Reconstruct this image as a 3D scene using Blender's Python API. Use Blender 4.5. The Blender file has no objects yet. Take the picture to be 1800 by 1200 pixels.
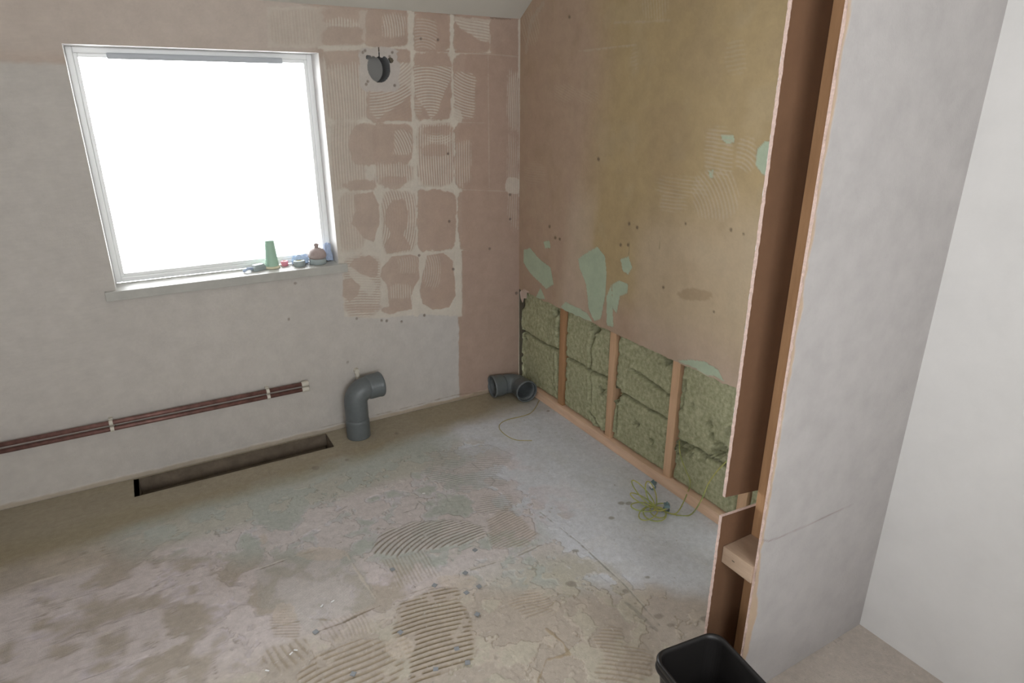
import bpy, bmesh, math, random
import numpy as np
from mathutils import Vector, Matrix

S = bpy.context.scene
COL = S.collection
random.seed(4)
PI = math.pi

# ------------------------------------------------------------------ camera
# origin = inner room corner at floor level; window wall is y=0, stripped wall is x=0, room is x<0, y<0
FPX = 1134.0
PITCH = math.atan(420 / FPX)
YAW = math.radians(30.1)
CAM = Vector((-1.759, -2.956, 1.55))
cd = bpy.data.cameras.new('camera'); cam = bpy.data.objects.new('camera', cd); COL.objects.link(cam)
cd.sensor_width = 36; cd.lens = FPX / 1800 * 36; cd.clip_start = .02
cam.location = CAM; cam.rotation_euler = (PI / 2 - PITCH, 0, -YAW)
S.camera = cam

# ------------------------------------------------------------------ daylight and exposure
w = bpy.data.worlds.new('overcast_sky'); S.world = w; w.use_nodes = True
bg = w.node_tree.nodes['Background']
bg.inputs[0].default_value = (.94, .97, 1.0, 1); bg.inputs[1].default_value = 17.0
S.view_settings.view_transform = 'Standard'; S.view_settings.look = 'None'
S.view_settings.exposure = 0.0; S.view_settings.gamma = 1; S.view_settings.use_curve_mapping = False

def portal(name, loc, rot, sx, sy):            # sampling portal in a window opening: passes the sky's light only
    l = bpy.data.lights.new(name, 'AREA'); l.shape = 'RECTANGLE'; l.size = sx; l.size_y = sy
    l.cycles.is_portal = True
    o = bpy.data.objects.new(name, l); COL.objects.link(o); o.location = loc; o.rotation_euler = rot
WX0, WX1, WZ0, WZ1 = -1.88, -.98, .845, 1.745       # window opening
VY0, VY1, VZ0, VZ1 = -3.8, -3.05, 1.05, 2.05           # unseen second window, added in the left wall to light the stripped wall
UX0, UX1 = -2.35, -1.05                               # third window, behind the camera, same height
YB, XL, ZC = -4.4, -2.6, 2.52                       # back wall, left wall, flat ceiling
portal('portal_window', ((WX0 + WX1) / 2, .17, (WZ0 + WZ1) / 2), (-PI / 2, 0, 0), WX1 - WX0, WZ1 - WZ0)
portal('portal_added_window', (XL - .08, (VY0 + VY1) / 2, (VZ0 + VZ1) / 2), (0, -PI / 2, 0), VZ1 - VZ0, VY1 - VY0)

portal('portal_window_behind', ((UX0 + UX1) / 2, YB - .1, (VZ0 + VZ1) / 2), (PI / 2, 0, 0), UX1 - UX0, VZ1 - VZ0)

# ------------------------------------------------------------------ measuring helpers (photo marks -> place on a flat surface)
_H = Vector((math.sin(YAW), math.cos(YAW), 0)); _R = Vector((math.cos(YAW), -math.sin(YAW), 0)); _Z = Vector((0, 0, 1))
_F = _H * math.cos(PITCH) - _Z * math.sin(PITCH); _U = _H * math.sin(PITCH) + _Z * math.cos(PITCH)
def ray(x, y): return _F * FPX + _R * (x - 900) + _U * (600 - y)
def onback(x, y):
    r = ray(x, y); p = CAM + r * (-CAM.y / r.y); return (p.x, p.z)
def onright(x, y):
    r = ray(x, y); p = CAM + r * (-CAM.x / r.x); return (p.y, p.z)
def onfloor(x, y):
    r = ray(x, y); p = CAM + r * (-CAM.z / r.z); return (p.x, p.y)

# ------------------------------------------------------------------ materials
def mat(name, color, rough=.7, metal=0, noise=0, nscale=40, bump=0, bscale=200, attr=False, spec=.5, color2=None, stretch=None, trans=0):
    m = bpy.data.materials.new(name); m.use_nodes = True
    nt = m.node_tree; b = nt.nodes['Principled BSDF']; L = nt.links.new
    b.inputs['Roughness'].default_value = rough; b.inputs['Metallic'].default_value = metal
    b.inputs['Specular IOR Level'].default_value = spec
    if trans: b.inputs['Transmission Weight'].default_value = trans
    b.inputs['Base Color'].default_value = (*color, 1)
    tc = nt.nodes.new('ShaderNodeTexCoord'); src = tc.outputs['Object']
    if stretch:
        mp = nt.nodes.new('ShaderNodeMapping'); mp.inputs['Scale'].default_value = stretch; L(src, mp.inputs[0]); src = mp.outputs[0]
    cs = None
    if attr:
        a = nt.nodes.new('ShaderNodeAttribute'); a.attribute_name = 'col'; cs = a.outputs['Color']
    if noise or color2:
        n = nt.nodes.new('ShaderNodeTexNoise'); n.inputs['Scale'].default_value = nscale; n.inputs['Detail'].default_value = 6; n.inputs['Roughness'].default_value = .65
        L(src, n.inputs['Vector'])
        if color2:
            r = nt.nodes.new('ShaderNodeMapRange'); r.inputs[1].default_value = .35; r.inputs[2].default_value = .65; L(n.outputs[0], r.inputs[0])
            mx = nt.nodes.new('ShaderNodeMix'); mx.data_type = 'RGBA'; L(r.outputs[0], mx.inputs[0])
            mx.inputs[6].default_value = (*color, 1); mx.inputs[7].default_value = (*color2, 1); cs = mx.outputs[2]
        if noise:
            r = nt.nodes.new('ShaderNodeMapRange'); r.inputs[1].default_value = .3; r.inputs[2].default_value = .7
            r.inputs[3].default_value = 1 - noise; r.inputs[4].default_value = 1 + noise; L(n.outputs[0], r.inputs[0])
            mx = nt.nodes.new('ShaderNodeMix'); mx.data_type = 'RGBA'; mx.blend_type = 'MULTIPLY'; mx.inputs[0].default_value = 1
            if cs: L(cs, mx.inputs[6])
            else: mx.inputs[6].default_value = (*color, 1)
            L(r.outputs[0], mx.inputs[7]); cs = mx.outputs[2]
    if cs: L(cs, b.inputs['Base Color'])
    if bump:
        n2 = nt.nodes.new('ShaderNodeTexNoise'); n2.inputs['Scale'].default_value = bscale; n2.inputs['Detail'].default_value = 5; L(src, n2.inputs['Vector'])
        bp = nt.nodes.new('ShaderNodeBump'); bp.inputs['Strength'].default_value = bump; bp.inputs['Distance'].default_value = .002
        L(n2.outputs[0], bp.inputs['Height']); L(bp.outputs[0], b.inputs['Normal'])
    return m

M_plaster = mat('skimmed_plaster', (.6, .5, .45), .75, attr=True, noise=.07, nscale=14, bump=.25, bscale=160, spec=.3)
M_floor = mat('floor_surface', (.5, .5, .5), .62, attr=True, noise=.10, nscale=38, bump=.5, bscale=260, spec=.35)
M_white = mat('white_plaster', (.66, .64, .62), .7, noise=.04, nscale=6, bump=.15, bscale=90, spec=.3)
M_ceil = mat('ceiling_paint', (.60, .585, .53), .8, noise=.03, nscale=5, spec=.2)
M_upvc = mat('white_plastic', (.90, .91, .90), .35)
M_vent = mat('vent_grey', (.45, .47, .50), .5)
M_sill = mat('sill_board', (.44, .43, .395), .45, noise=.08, nscale=20)
M_wood = mat('pale_softwood', (.62, .39, .23), .7, color2=(.70, .46, .29), noise=.10, nscale=16, stretch=(1, 1, .12), bump=.3)
M_woody = mat('pale_softwood_along', (.74, .49, .33), .7, color2=(.84, .60, .43), noise=.10, nscale=16, stretch=(1, .12, 1), bump=.3)
M_stud2 = mat('orange_softwood', (.42, .23, .11), .7, color2=(.50, .29, .15), noise=.12, nscale=14, stretch=(1, 1, .15), bump=.3)
M_nog = mat('cream_softwood', (.37, .26, .18), .7, color2=(.43, .31, .22), noise=.08, nscale=18, stretch=(1, .2, 1), bump=.3)
M_kraft = mat('brown_board_backing', (.145, .078, .043), .85, noise=.10, nscale=9, bump=.15, spec=.2)
M_edge = mat('pink_gypsum_edge', (.62, .46, .40), .9, noise=.15, nscale=180, bump=.8, bscale=500)
M_dark = mat('cavity_dark', (.10, .085, .06), .95)
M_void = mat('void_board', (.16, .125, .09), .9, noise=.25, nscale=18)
M_wool = mat('mineral_wool', (.41, .41, .25), 1, color2=(.48, .48, .32), noise=.20, nscale=55, bump=1, bscale=480, spec=.05)
M_pipe = mat('grey_soil_pipe_plastic', (.125, .14, .145), .42, noise=.10, nscale=30)
M_pipein = mat('grey_duct_inside', (.15, .155, .16), .5, noise=.08)
M_flap = mat('grey_flap', (.33, .315, .29), .6)
M_copper = mat('dull_copper_pipe', (.20, .10, .085), .5, metal=.3, noise=.35, nscale=30)
M_cap = mat('cream_plastic', (.62, .58, .50), .5)
M_bin = mat('black_plastic', (.014, .0125, .012), .42, spec=.35)
M_cable = mat('green_yellow_cable', (.50, .46, .15), .5, color2=(.28, .35, .12), nscale=25)
M_cable2 = mat('yellow_cord', (.42, .34, .10), .6)
M_clamp = mat('tinned_metal', (.22, .32, .36), .35, metal=.5)
M_label = mat('white_tag', (.95, .95, .95), .35)
M_greenp = mat('green_plastic', (.40, .60, .46), .45)
M_creamb = mat('cream_base', (.75, .70, .50), .5)
M_greyr = mat('grey_plastic', (.34, .39, .39), .55)
M_pinkr = mat('pink_plastic', (.85, .32, .40), .5)
M_bluef = mat('blue_film', (.55, .70, .92), .35, noise=.1)
M_blued = mat('grey_blue_cloth', (.42, .50, .66), .7, noise=.2)
M_brown = mat('brown_dome', (.40, .32, .30), .6, noise=.1)
M_paper = mat('torn_paper', (.62, .50, .43), .9)
M_chip = mat('grey_mosaic_chip', (.25, .265, .28), .6)
M_chipw = mat('white_chip', (.8, .8, .8), .5)
def glass_mat():
    m = bpy.data.materials.new('window_glass'); m.use_nodes = True; nt = m.node_tree
    nt.nodes.remove(nt.nodes['Principled BSDF']); out = nt.nodes['Material Output']
    t = nt.nodes.new('ShaderNodeBsdfTransparent'); g = nt.nodes.new('ShaderNodeBsdfGlossy'); g.inputs['Roughness'].default_value = .02
    f = nt.nodes.new('ShaderNodeFresnel'); f.inputs[0].default_value = 1.45; mx = nt.nodes.new('ShaderNodeMixShader')
    nt.links.new(f.outputs[0], mx.inputs[0]); nt.links.new(t.outputs[0], mx.inputs[1]); nt.links.new(g.outputs[0], mx.inputs[2]); nt.links.new(mx.outputs[0], out.inputs[0])
    return m
M_glass = glass_mat()

# ------------------------------------------------------------------ object helpers
def link(name, me, m, parent=None, smooth=False):
    o = bpy.data.objects.new(name, me); COL.objects.link(o)
    if m and not me.materials: me.materials.append(m)
    if parent: o.parent = parent
    if smooth: me.shade_smooth() if hasattr(me, 'shade_smooth') else me.polygons.foreach_set('use_smooth', [True] * len(me.polygons))
    return o
def obj(name, bm, m, parent=None, smooth=False):
    me = bpy.data.meshes.new(name); bm.normal_update(); bm.to_mesh(me); bm.free()
    return link(name, me, m, parent, smooth)
def tag(o, label, cat, group=None, kind=None):
    if label: o['label'] = label
    if cat: o['category'] = cat
    if group: o['group'] = group
    if kind: o['kind'] = kind
    return o
def thing(name, label, cat, loc=(0, 0, 0), rz=0, group=None):
    o = bpy.data.objects.new(name, None); COL.objects.link(o); o.location = loc; o.rotation_euler = (0, 0, rz)
    return tag(o, label, cat, group)
def struct(o): o['kind'] = 'structure'; return o
def box(bm, x0, x1, y0, y1, z0, z1, bev=0):
    vs = [bm.verts.new((x, y, z)) for x in (x0, x1) for y in (y0, y1) for z in (z0, z1)]
    fs = [bm.faces.new([vs[i] for i in f]) for f in ((0, 1, 3, 2), (4, 6, 7, 5), (0, 4, 5, 1), (2, 3, 7, 6), (0, 2, 6, 4), (1, 5, 7, 3))]
    if bev:
        es = list({e for f in fs for e in f.edges})
        bmesh.ops.bevel(bm, geom=es, offset=bev, segments=2, affect='EDGES', profile=.7)
def boxo(name, dims, m, parent=None, bev=0):
    bm = bmesh.new(); box(bm, *dims, bev=bev); bmesh.ops.recalc_face_normals(bm, faces=bm.faces); return obj(name, bm, m, parent)
def lathe(bm, prof, cx=0, cy=0, n=32, jit=None):
    rings = []
    for r, z in prof:
        rings.append([bm.verts.new((cx + r * math.cos(2 * PI * i / n), cy + r * math.sin(2 * PI * i / n), z)) for i in range(n)])
    for a, b in zip(rings, rings[1:]):
        for i in range(n): bm.faces.new((a[i], a[(i + 1) % n], b[(i + 1) % n], b[i]))
    if prof[0][0] > 1e-4: bm.faces.new(rings[0][::-1])
    if prof[-1][0] > 1e-4: bm.faces.new(rings[-1])
    bmesh.ops.remove_doubles(bm, verts=bm.verts, dist=1e-6)
def catmull(pts, k=8):
    P = [Vector(p) for p in pts]; P = [P[0] * 2 - P[1]] + P + [P[-1] * 2 - P[-2]]; out = []
    for i in range(1, len(P) - 2):
        for j in range(k):
            t = j / k; a, b, c, d = P[i - 1:i + 3]
            out.append(.5 * ((2 * b) + (c - a) * t + (2 * a - 5 * b + 4 * c - d) * t * t + (3 * b - a - 3 * c + d) * t ** 3))
    out.append(P[-2]); return out
def sweep(bm, path, radii, n=12, cap=True):
    path = [Vector(p) for p in path]; rings = []; up = None
    for i, p in enumerate(path):
        t = (path[min(i + 1, len(path) - 1)] - path[max(i - 1, 0)])
        if t.length < 1e-9: t = path[i] - path[i - 1] if i else Vector((0, 0, 1))
        t.normalize()
        if up is None: up = t.orthogonal().normalized()
        else:
            up = up - t * up.dot(t)
            up = up.normalized() if up.length > 1e-6 else t.orthogonal().normalized()
        s = t.cross(up); r = radii[i] if hasattr(radii, '__len__') else radii
        rings.append([bm.verts.new(p + (up * math.cos(2 * PI * k / n) + s * math.sin(2 * PI * k / n)) * r) for k in range(n)])
    for a, b in zip(rings, rings[1:]):
        for k in range(n): bm.faces.new((a[k], a[(k + 1) % n], b[(k + 1) % n], b[k]))
    if cap: bm.faces.new(rings[0][::-1]); bm.faces.new(rings[-1])
    return rings
def tube(bm, path, ro, ri, n=36):
    """open-ended hollow tube following a path; ro = list of outer radii, ri = list of inner radii"""
    a = sweep(bm, path, ro, n, cap=False); b = sweep(bm, path, ri, n, cap=False)
    for A, B in ((a[0], b[0]), (a[-1], b[-1])):
        for k in range(n): bm.faces.new((A[k], A[(k + 1) % n], B[(k + 1) % n], B[k]))
    bmesh.ops.recalc_face_normals(bm, faces=bm.faces)

# ------------------------------------------------------------------ numpy painting of surfaces (dried adhesive, stains) as colour + relief
_rng = np.random.RandomState(11)
_tab = [_rng.rand(257, 257).astype(np.float32) for _ in range(6)]
def vnoise(u, v, s, k=0):
    T = _tab[k % 6]; a = u * s + 37.3 * (k + 1); b = v * s + 11.7 * (k + 1)
    ia = np.floor(a).astype(int); ib = np.floor(b).astype(int); fa = a - ia; fb = b - ib
    fa = fa * fa * (3 - 2 * fa); fb = fb * fb * (3 - 2 * fb); ia %= 256; ib %= 256
    return (T[ia, ib] * (1 - fa) + T[ia + 1, ib] * fa) * (1 - fb) + (T[ia, ib + 1] * (1 - fa) + T[ia + 1, ib + 1] * fa) * fb
def fbm(u, v, s, k=0, o=4):
    r = 0; a = .5
    for i in range(o): r = r + a * (vnoise(u, v, s * 2 ** i, k + i) - .5) * 2; a *= .55
    return r
def sstep(x, a, b):
    t = np.clip((x - a) / (b - a), 0, 1); return t * t * (3 - 2 * t)
class Paint:
    def __init__(s, u, v, base, proj):
        s.u, s.v, s.proj = u, v, proj; n = len(u)
        s.col = np.tile(np.array(base, np.float32), (n, 1)); s.h = np.zeros(n, np.float32)
        s.w1 = fbm(u, v, 22, 0) * .009 + fbm(u, v, 85, 2, 3) * .0055
        s.fine = fbm(u, v, 170, 3, 3)
    def P(s, q): return [s.proj(*p) for p in q]
    def sub(s, u0, u1, v0, v1, pad=.03):
        return np.nonzero((s.u > u0 - pad) & (s.u < u1 + pad) & (s.v > v0 - pad) & (s.v < v1 + pad))[0]
    def blob(s, x0, y0, x1, y1, p=3.2, edge=.003, rag=1.0):
        """rounded patch given by its extent in the photo"""
        xm, ym = (x0 + x1) / 2, (y0 + y1) / 2
        l, r, t, b = s.P([(x0, ym), (x1, ym), (xm, y0), (xm, y1)])
        c = np.array([(l[0] + r[0] + t[0] + b[0]) / 4, (l[1] + r[1] + t[1] + b[1]) / 4])
        e1 = np.array([r[0] - l[0], r[1] - l[1]]) / 2; e2 = np.array([t[0] - b[0], t[1] - b[1]]) / 2
        R = np.linalg.norm(e1) + np.linalg.norm(e2)
        i = s.sub(c[0] - R, c[0] + R, c[1] - R, c[1] + R)
        d = np.stack([s.u[i] - c[0], s.v[i] - c[1]], 1) @ np.linalg.inv(np.stack([e1, e2], 1)).T
        q = (np.abs(d[:, 0]) ** p + np.abs(d[:, 1]) ** p) ** (1 / p)
        m = min(np.linalg.norm(e1), np.linalg.norm(e2))
        sd = (1 - q) * m + s.w1[i] * rag
        return i, sstep(sd, -edge, edge)
    def poly(s, pts, edge=.004, rag=1.0):
        q = np.array(s.P(pts)); i = s.sub(q[:, 0].min(), q[:, 0].max(), q[:, 1].min(), q[:, 1].max())
        u, v = s.u[i], s.v[i]; d = np.full(len(i), 1e9); ins = np.zeros(len(i), bool)
        for a, b in zip(q, np.roll(q, -1, 0)):
            e = b - a; L2 = e @ e + 1e-12; t = np.clip(((u - a[0]) * e[0] + (v - a[1]) * e[1]) / L2, 0, 1)
            d = np.minimum(d, np.hypot(u - a[0] - t * e[0], v - a[1] - t * e[1]))
            c = ((a[1] > v) != (b[1] > v)) & (u < (b[0] - a[0]) * (v - a[1]) / ((b[1] - a[1]) + 1e-12) + a[0]); ins ^= c
        return i, sstep(np.where(ins, d, -d) + s.w1[i] * rag, -edge, edge)
    def line(s, pts, wd, edge=.002, rag=.4):
        q = np.array(s.P(pts)); i = s.sub(q[:, 0].min(), q[:, 0].max(), q[:, 1].min(), q[:, 1].max(), .03 + wd)
        u, v = s.u[i], s.v[i]; d = np.full(len(i), 1e9)
        for a, b in zip(q, q[1:]):
            e = b - a; t = np.clip(((u - a[0]) * e[0] + (v - a[1]) * e[1]) / (e @ e + 1e-12), 0, 1)
            d = np.minimum(d, np.hypot(u - a[0] - t * e[0], v - a[1] - t * e[1]))
        return i, sstep(wd / 2 - d + s.w1[i] * rag, -edge, edge)
    def stripes(s, i, a=None, b=None, center=None, pitch=.0125, duty=.5, wob=.004, bend=0):
        """comb marks: straight ones run along the photo segment a-b, arcs run round a centre"""
        u, v = s.u[i], s.v[i]
        if center: c = s.proj(*center); ph = np.hypot(u - c[0], v - c[1])
        else:
            p, q = np.array(s.proj(*a)), np.array(s.proj(*b)); t = (q - p) / np.linalg.norm(q - p); ph = (u - p[0]) * -t[1] + (v - p[1]) * t[0] + bend * ((u - p[0]) * t[0] + (v - p[1]) * t[1]) ** 2
        ph = (ph + fbm(u, v, 5, 1, 2) * wob * 2.2) / pitch
        return sstep(np.sin(ph * 2 * PI), -.55 + (.5 - duty) * 2, .55 + (.5 - duty) * 2)
    def put(s, im, color, k=1.0, h=None):
        i, m = im; m = (m * k)[:, None].astype(np.float32)
        s.col[i] = s.col[i] * (1 - m) + np.array(color, np.float32) * m
        if h is not None: s.h[i] = s.h[i] * (1 - m[:, 0]) + h * m[:, 0]
def gridmesh(name, us, vs, keep, pos, colr):
    """tensor grid; pos = (N,3) vertex positions, keep = mask of cells"""
    nu, nv = len(us), len(vs); me = bpy.data.meshes.new(name)
    I, J = np.meshgrid(np.arange(nu - 1), np.arange(nv - 1), indexing='ij'); I = I[keep]; J = J[keep]
    f = np.stack([I * nv + J, (I + 1) * nv + J, (I + 1) * nv + J + 1, I * nv + J + 1], 1)
    used = np.zeros(nu * nv, bool); used[f.ravel()] = True; remap = np.cumsum(used) - 1
    f = remap[f]; pos = pos[used]; colr = colr[used]
    me.vertices.add(len(pos)); me.vertices.foreach_set('co', pos.astype(np.float32).ravel())
    me.loops.add(f.size); me.loops.foreach_set('vertex_index', f.ravel().astype(np.int32))
    me.polygons.add(len(f)); me.polygons.foreach_set('loop_start', np.arange(0, f.size, 4, dtype=np.int32))
    me.polygons.foreach_set('use_smooth', np.ones(len(f), bool))
    me.update(calc_edges=True)
    a = me.color_attributes.new('col', 'FLOAT_COLOR', 'POINT')
    a.data.foreach_set('color', np.concatenate([colr, np.ones((len(colr), 1))], 1).astype(np.float32).ravel())
    return me
def ticks(*segs):
    out = []
    for a, b, st in segs: out.append(np.arange(a, b, st))
    out.append([segs[-1][1]]); r = np.unique(np.round(np.concatenate(out), 6))
    return r[np.concatenate([[True], np.diff(r) > 2e-4])]

# ================================================================== WALL WITH THE WINDOW (y = 0)
PINK = (.415, .305, .245); PALE = (.59, .54, .47); WHT = (.51, .48, .455)
us = ticks((XL, WX0, .02), (WX0, WX1, .005), (WX1, 0, .0026)); vs = ticks((0, .05, .004), (.05, .5, .01), (.5, WZ0, .0026), (WZ0, 1.932, .0026))
UU, VV = np.meshgrid(us, vs, indexing='ij'); U = UU.ravel(); V = VV.ravel()
B = Paint(U, V, PINK, onback)
# pale and painted zones
def onbackbox(p, a, b, c, d, col, k=1, h=None, edge=.01, rag=1):      # box in wall metres
    i = p.sub(a, b, c, d); u, v = p.u[i], p.v[i]
    sd = np.minimum(np.minimum(u - a, b - u), np.minimum(v - c, d - v)) + p.w1[i] * rag
    p.put((i, sstep(sd, -edge, edge)), col, k, h)
onbackbox(B, XL - .5, WX1 - .02, 1.70, 2.0, (.56, .48, .43), .75, edge=.04)
onbackbox(B, XL - .5, WX0 + .1, -.2, 1.68, WHT, 1)
onbackbox(B, XL - .5, -.375, -.2, .60, WHT, 1, .0006, edge=.004)
onbackbox(B, XL - .5, -.95, -.2, .86, WHT, 1, .0006)
onbackbox(B, -1.0, -.80, .84, 1.72, (.60, .53, .48), .7, edge=.02)
# bed of adhesive where the tiles were, then the bared plaster blobs and comb marks
B.put(B.poly([(568, 85), (912, 96), (820, 96), (806, 210), (812, 330), (812, 440), (818, 556), (735, 552), (664, 560), (605, 556), (602, 466), (594, 460), (572, 210)], .004, .6), PALE, .92, .0012)
B.put(B.poly([(470, 12), (565, 12), (915, 38), (900, 60), (865, 90), (565, 84), (470, 84)], .004, .6), PALE, .55, .001)
for xa, xb, q in (((639, 82), (644, 90), 7), ((722, 20), (729, 340), 13), ((729, 340), (732, 550), 13), ((793, 30), (803, 340), 11), ((803, 340), (806, 545), 12), ((648, 160), (664, 330), 10), ((666, 330), (672, 545), 14)):
    B.put(B.line([xa, xb], q * .0027, rag=.9), PALE, 1, .0018)
for y, x0, x1, q in ((82, 560, 915, 6), (215, 570, 820, 6), (333, 600, 815, 8), (444, 605, 812, 9)):
    B.put(B.line([(x0, y + (2 if y < 100 else 2)), ((x0 + x1) / 2, y), (x1, y + (12 if y < 100 else -6))], q * .0027, rag=.9), PALE, 1, .0018)
def pk(*a, k=.93, p=3.2): B.put(B.blob(*a, p=p), PINK, k, 0)
def cb(x0, y0, x1, y1, a=None, b=None, center=None, k=.85, pitch=.0125, duty=.5, under=.5, p=5):
    i, m = B.blob(x0, y0, x1, y1, p=p, edge=.006); st = B.stripes(i, a, b, center, pitch, duty)
    B.put((i, m), PINK, under, 0); B.put((i, m * st), PALE, k, .0022)
VT = ((700, 100), (703, 200)); HZ = ((700, 300), (760, 299))
def pp(*q, k=.93): B.put(B.poly(q, .002, .6), PINK, k, 0)
# row under the ceiling
cb(473, 18, 556, 78, *VT, k=.55, under=.5); pk(566, 13, 637, 42, p=6); cb(574, 33, 632, 52, *VT, k=.9, under=.5); pk(567, 47, 637, 79, p=5); pk(643, 16, 717, 83, p=6); cb(672, 24, 713, 64, center=(600, 50), k=.75, under=0)
pk(727, 24, 791, 90, p=6); cb(729, 34, 768, 86, center=(745, 115), k=.45, under=0); pk(798, 37, 862, 93, p=7); i, m = B.poly([(800, 36), (862, 38), (860, 74), (845, 72), (812, 52)], .004, .6); B.put((i, m), PALE, .35); B.put((i, m * B.stripes(i, (800, 38), (860, 50))), PALE, .9, .002)
pk(861, 33, 912, 97, p=7); pk(866, 84, 914, 132, p=6)
# next row
pp((567, 90), (640, 89), (643, 128), (630, 138), (600, 118), (574, 122)); cb(574, 112, 647, 212, *VT, k=.75, under=.75); pk(645, 150, 722, 213, p=6); cb(650, 100, 723, 208, center=(640, 20), k=.9, under=.6); B.put(B.blob(632, 84, 702, 162, p=6), (.50, .455, .425), 1, .001)
pk(699, 88, 719, 110, p=4); pp((664, 213), (676, 200), (700, 186), (721, 168), (724, 213)); pk(728, 93, 794, 212, p=6); i, m = B.poly([(728, 116), (793, 118), (792, 140), (782, 160), (768, 200), (757, 210), (746, 190), (728, 165)], .004, .7); B.put((i, m * B.stripes(i, center=(757, 262))), PALE, .95, .0024)
cb(728, 175, 742, 200, *HZ, k=.5, under=0); pk(798, 95, 914, 214, p=7); cb(797, 128, 836, 208, center=(846, 40), k=.8, under=0); B.put(B.blob(792, 190, 812, 222, p=2.5), PALE, .7, .0015)
# middle rows
cb(582, 214, 642, 334, *VT, k=.7, under=.7); pk(614, 217, 668, 292, p=2.8); pk(602, 317, 660, 335, p=2.6); pk(655, 217, 725, 292, p=5); cb(693, 228, 723, 270, center=(640, 290), k=.85, under=0)
cb(661, 288, 724, 323, *VT, under=.9, k=.8); pk(666, 308, 716, 331, p=2.6, k=.8); cb(735, 218, 798, 327, *VT, under=.95, k=.85); pk(748, 221, 792, 240, k=.8); pk(738, 252, 793, 276, k=.65, p=2.4); cb(752, 236, 795, 252, center=(765, 190), k=.6, under=0); pk(800, 217, 914, 332, p=8); cb(800, 248, 828, 324, *VT, k=.6, under=0)
cb(597, 338, 642, 443, *VT, k=.6, under=.7); pp((622, 342), (655, 337), (667, 360), (667, 395), (657, 425), (640, 418), (618, 392), (626, 370)); cb(672, 338, 732, 443, center=(560, 390), under=.9, k=.85)
pp((690, 352), (708, 350), (718, 372), (716, 398), (708, 412), (722, 432), (722, 438), (680, 446), (676, 430), (688, 410), (676, 392), (678, 370)); pk(734, 334, 802, 442, p=6); pk(806, 338, 914, 442, p=8)
# lowest row
cb(606, 450, 668, 556, (610, 500), (666, 499), k=.95, under=.95, duty=.62); B.put(B.poly([(612, 470), (640, 478), (664, 500), (650, 520), (620, 500)], .006, 1), PALE, .7, .0015); pp((622, 455), (650, 448), (664, 460), (664, 485), (652, 488), (630, 478), (616, 466)); pp((602, 492), (618, 488), (633, 502), (630, 518), (614, 530), (602, 520))
cb(612, 536, 668, 548, (610, 540), (666, 539), under=.95, k=.3)
pp((672, 470), (688, 452), (720, 447), (736, 452), (737, 490), (726, 508), (722, 520), (724, 542), (700, 548), (684, 545), (680, 500), (668, 486)); cb(684, 500, 722, 524, *VT, k=.6, under=0); cb(700, 452, 734, 480, center=(670, 470), k=.35, under=0); pk(670, 537, 700, 553, p=2)
pp((750, 448), (780, 444), (796, 458), (799, 490), (801, 520), (790, 540), (760, 544), (743, 534), (738, 510), (744, 480)); cb(745, 447, 774, 505, center=(700, 480), k=.4, under=0)
for q in ([(806, 93), (860, 95), (914, 100)], [(806, 215), (850, 216)], [(812, 333), (912, 337)], [(812, 440), (912, 447)], [(858, 97), (860, 330)]): B.put(B.line(q, .004, .002, .3), PALE, .28)
# pink column by the corner, down to the floor
i, m = B.poly([(812, 440), (916, 440), (912, 680), (860, 690), (808, 697), (806, 640), (812, 560)], .004, .5); B.put((i, m), (.41, .30, .245), .95, 0)
cb(892, 132, 918, 226, *VT, k=.7, under=0, pitch=.011); cb(892, 240, 912, 402, *VT, k=.4, under=0); B.put(B.blob(889, 312, 914, 341), PALE, .7, .001)
B.put(B.line([(914, 36), (914, 135)], .016), PALE, .9, .0015); B.put(B.line([(915, 100), (912, 345)], .008), PALE, .6, .001)
for x, y in ((740, 68), (627, 560), (671, 563), (680, 564), (706, 565), (737, 449), (746, 554), (797, 473), (790, 389), (788, 270), (770, 70), (861, 437), (519, 498), (508, 561), (611, 636), (638, 92), (642, 89), (690, 92), (685, 99), (647, 143), (644, 148), (694, 150), (897, 385), (897, 342), (908, 515)):
    B.put(B.blob(x - 2.2, y - 2.4, x + 2.2, y + 2.4, p=2, edge=.0015, rag=.15), (.17, .13, .11), .85, -.003)
# dark crack where wall meets the sloping ceiling
B.put(B.line([(725, 19), (765, 22), (800, 25)], .006, rag=.8), (.22, .17, .13), .6, -.002); B.put(B.line([(863, 31), (897, 33)], .008, rag=.8), (.2, .15, .12), .7, -.002)
B.put(B.line([(520, 5), (610, 12), (680, 17)], .005, rag=1), (.3, .24, .2), .4, -.001)
# rough strip along the floor
i = B.sub(XL, 0, 0, .03, 0); m = sstep(.022 + fbm(B.u[i], B.v[i] * .2, 14, 2) * .008 - B.v[i], -.003, .003); B.put((i, m), (.36, .29, .21), .9, .004)
B.put(B.line([(560, 752), (700, 720), (800, 694), (850, 688)], .004, rag=.5), (.25, .19, .14), .7)
k_ = (.30 * sstep(-U, .35, 1.0))[:, None]; B.col = B.col * (1 - k_) + np.array(PALE) * k_      # window bloom painted as a pale tint, stronger towards the window
B.col *= (1 + .05 * B.fine)[:, None]
B.col *= (1 + .04 * fbm(U, V, 3, 4, 2))[:, None]
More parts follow.
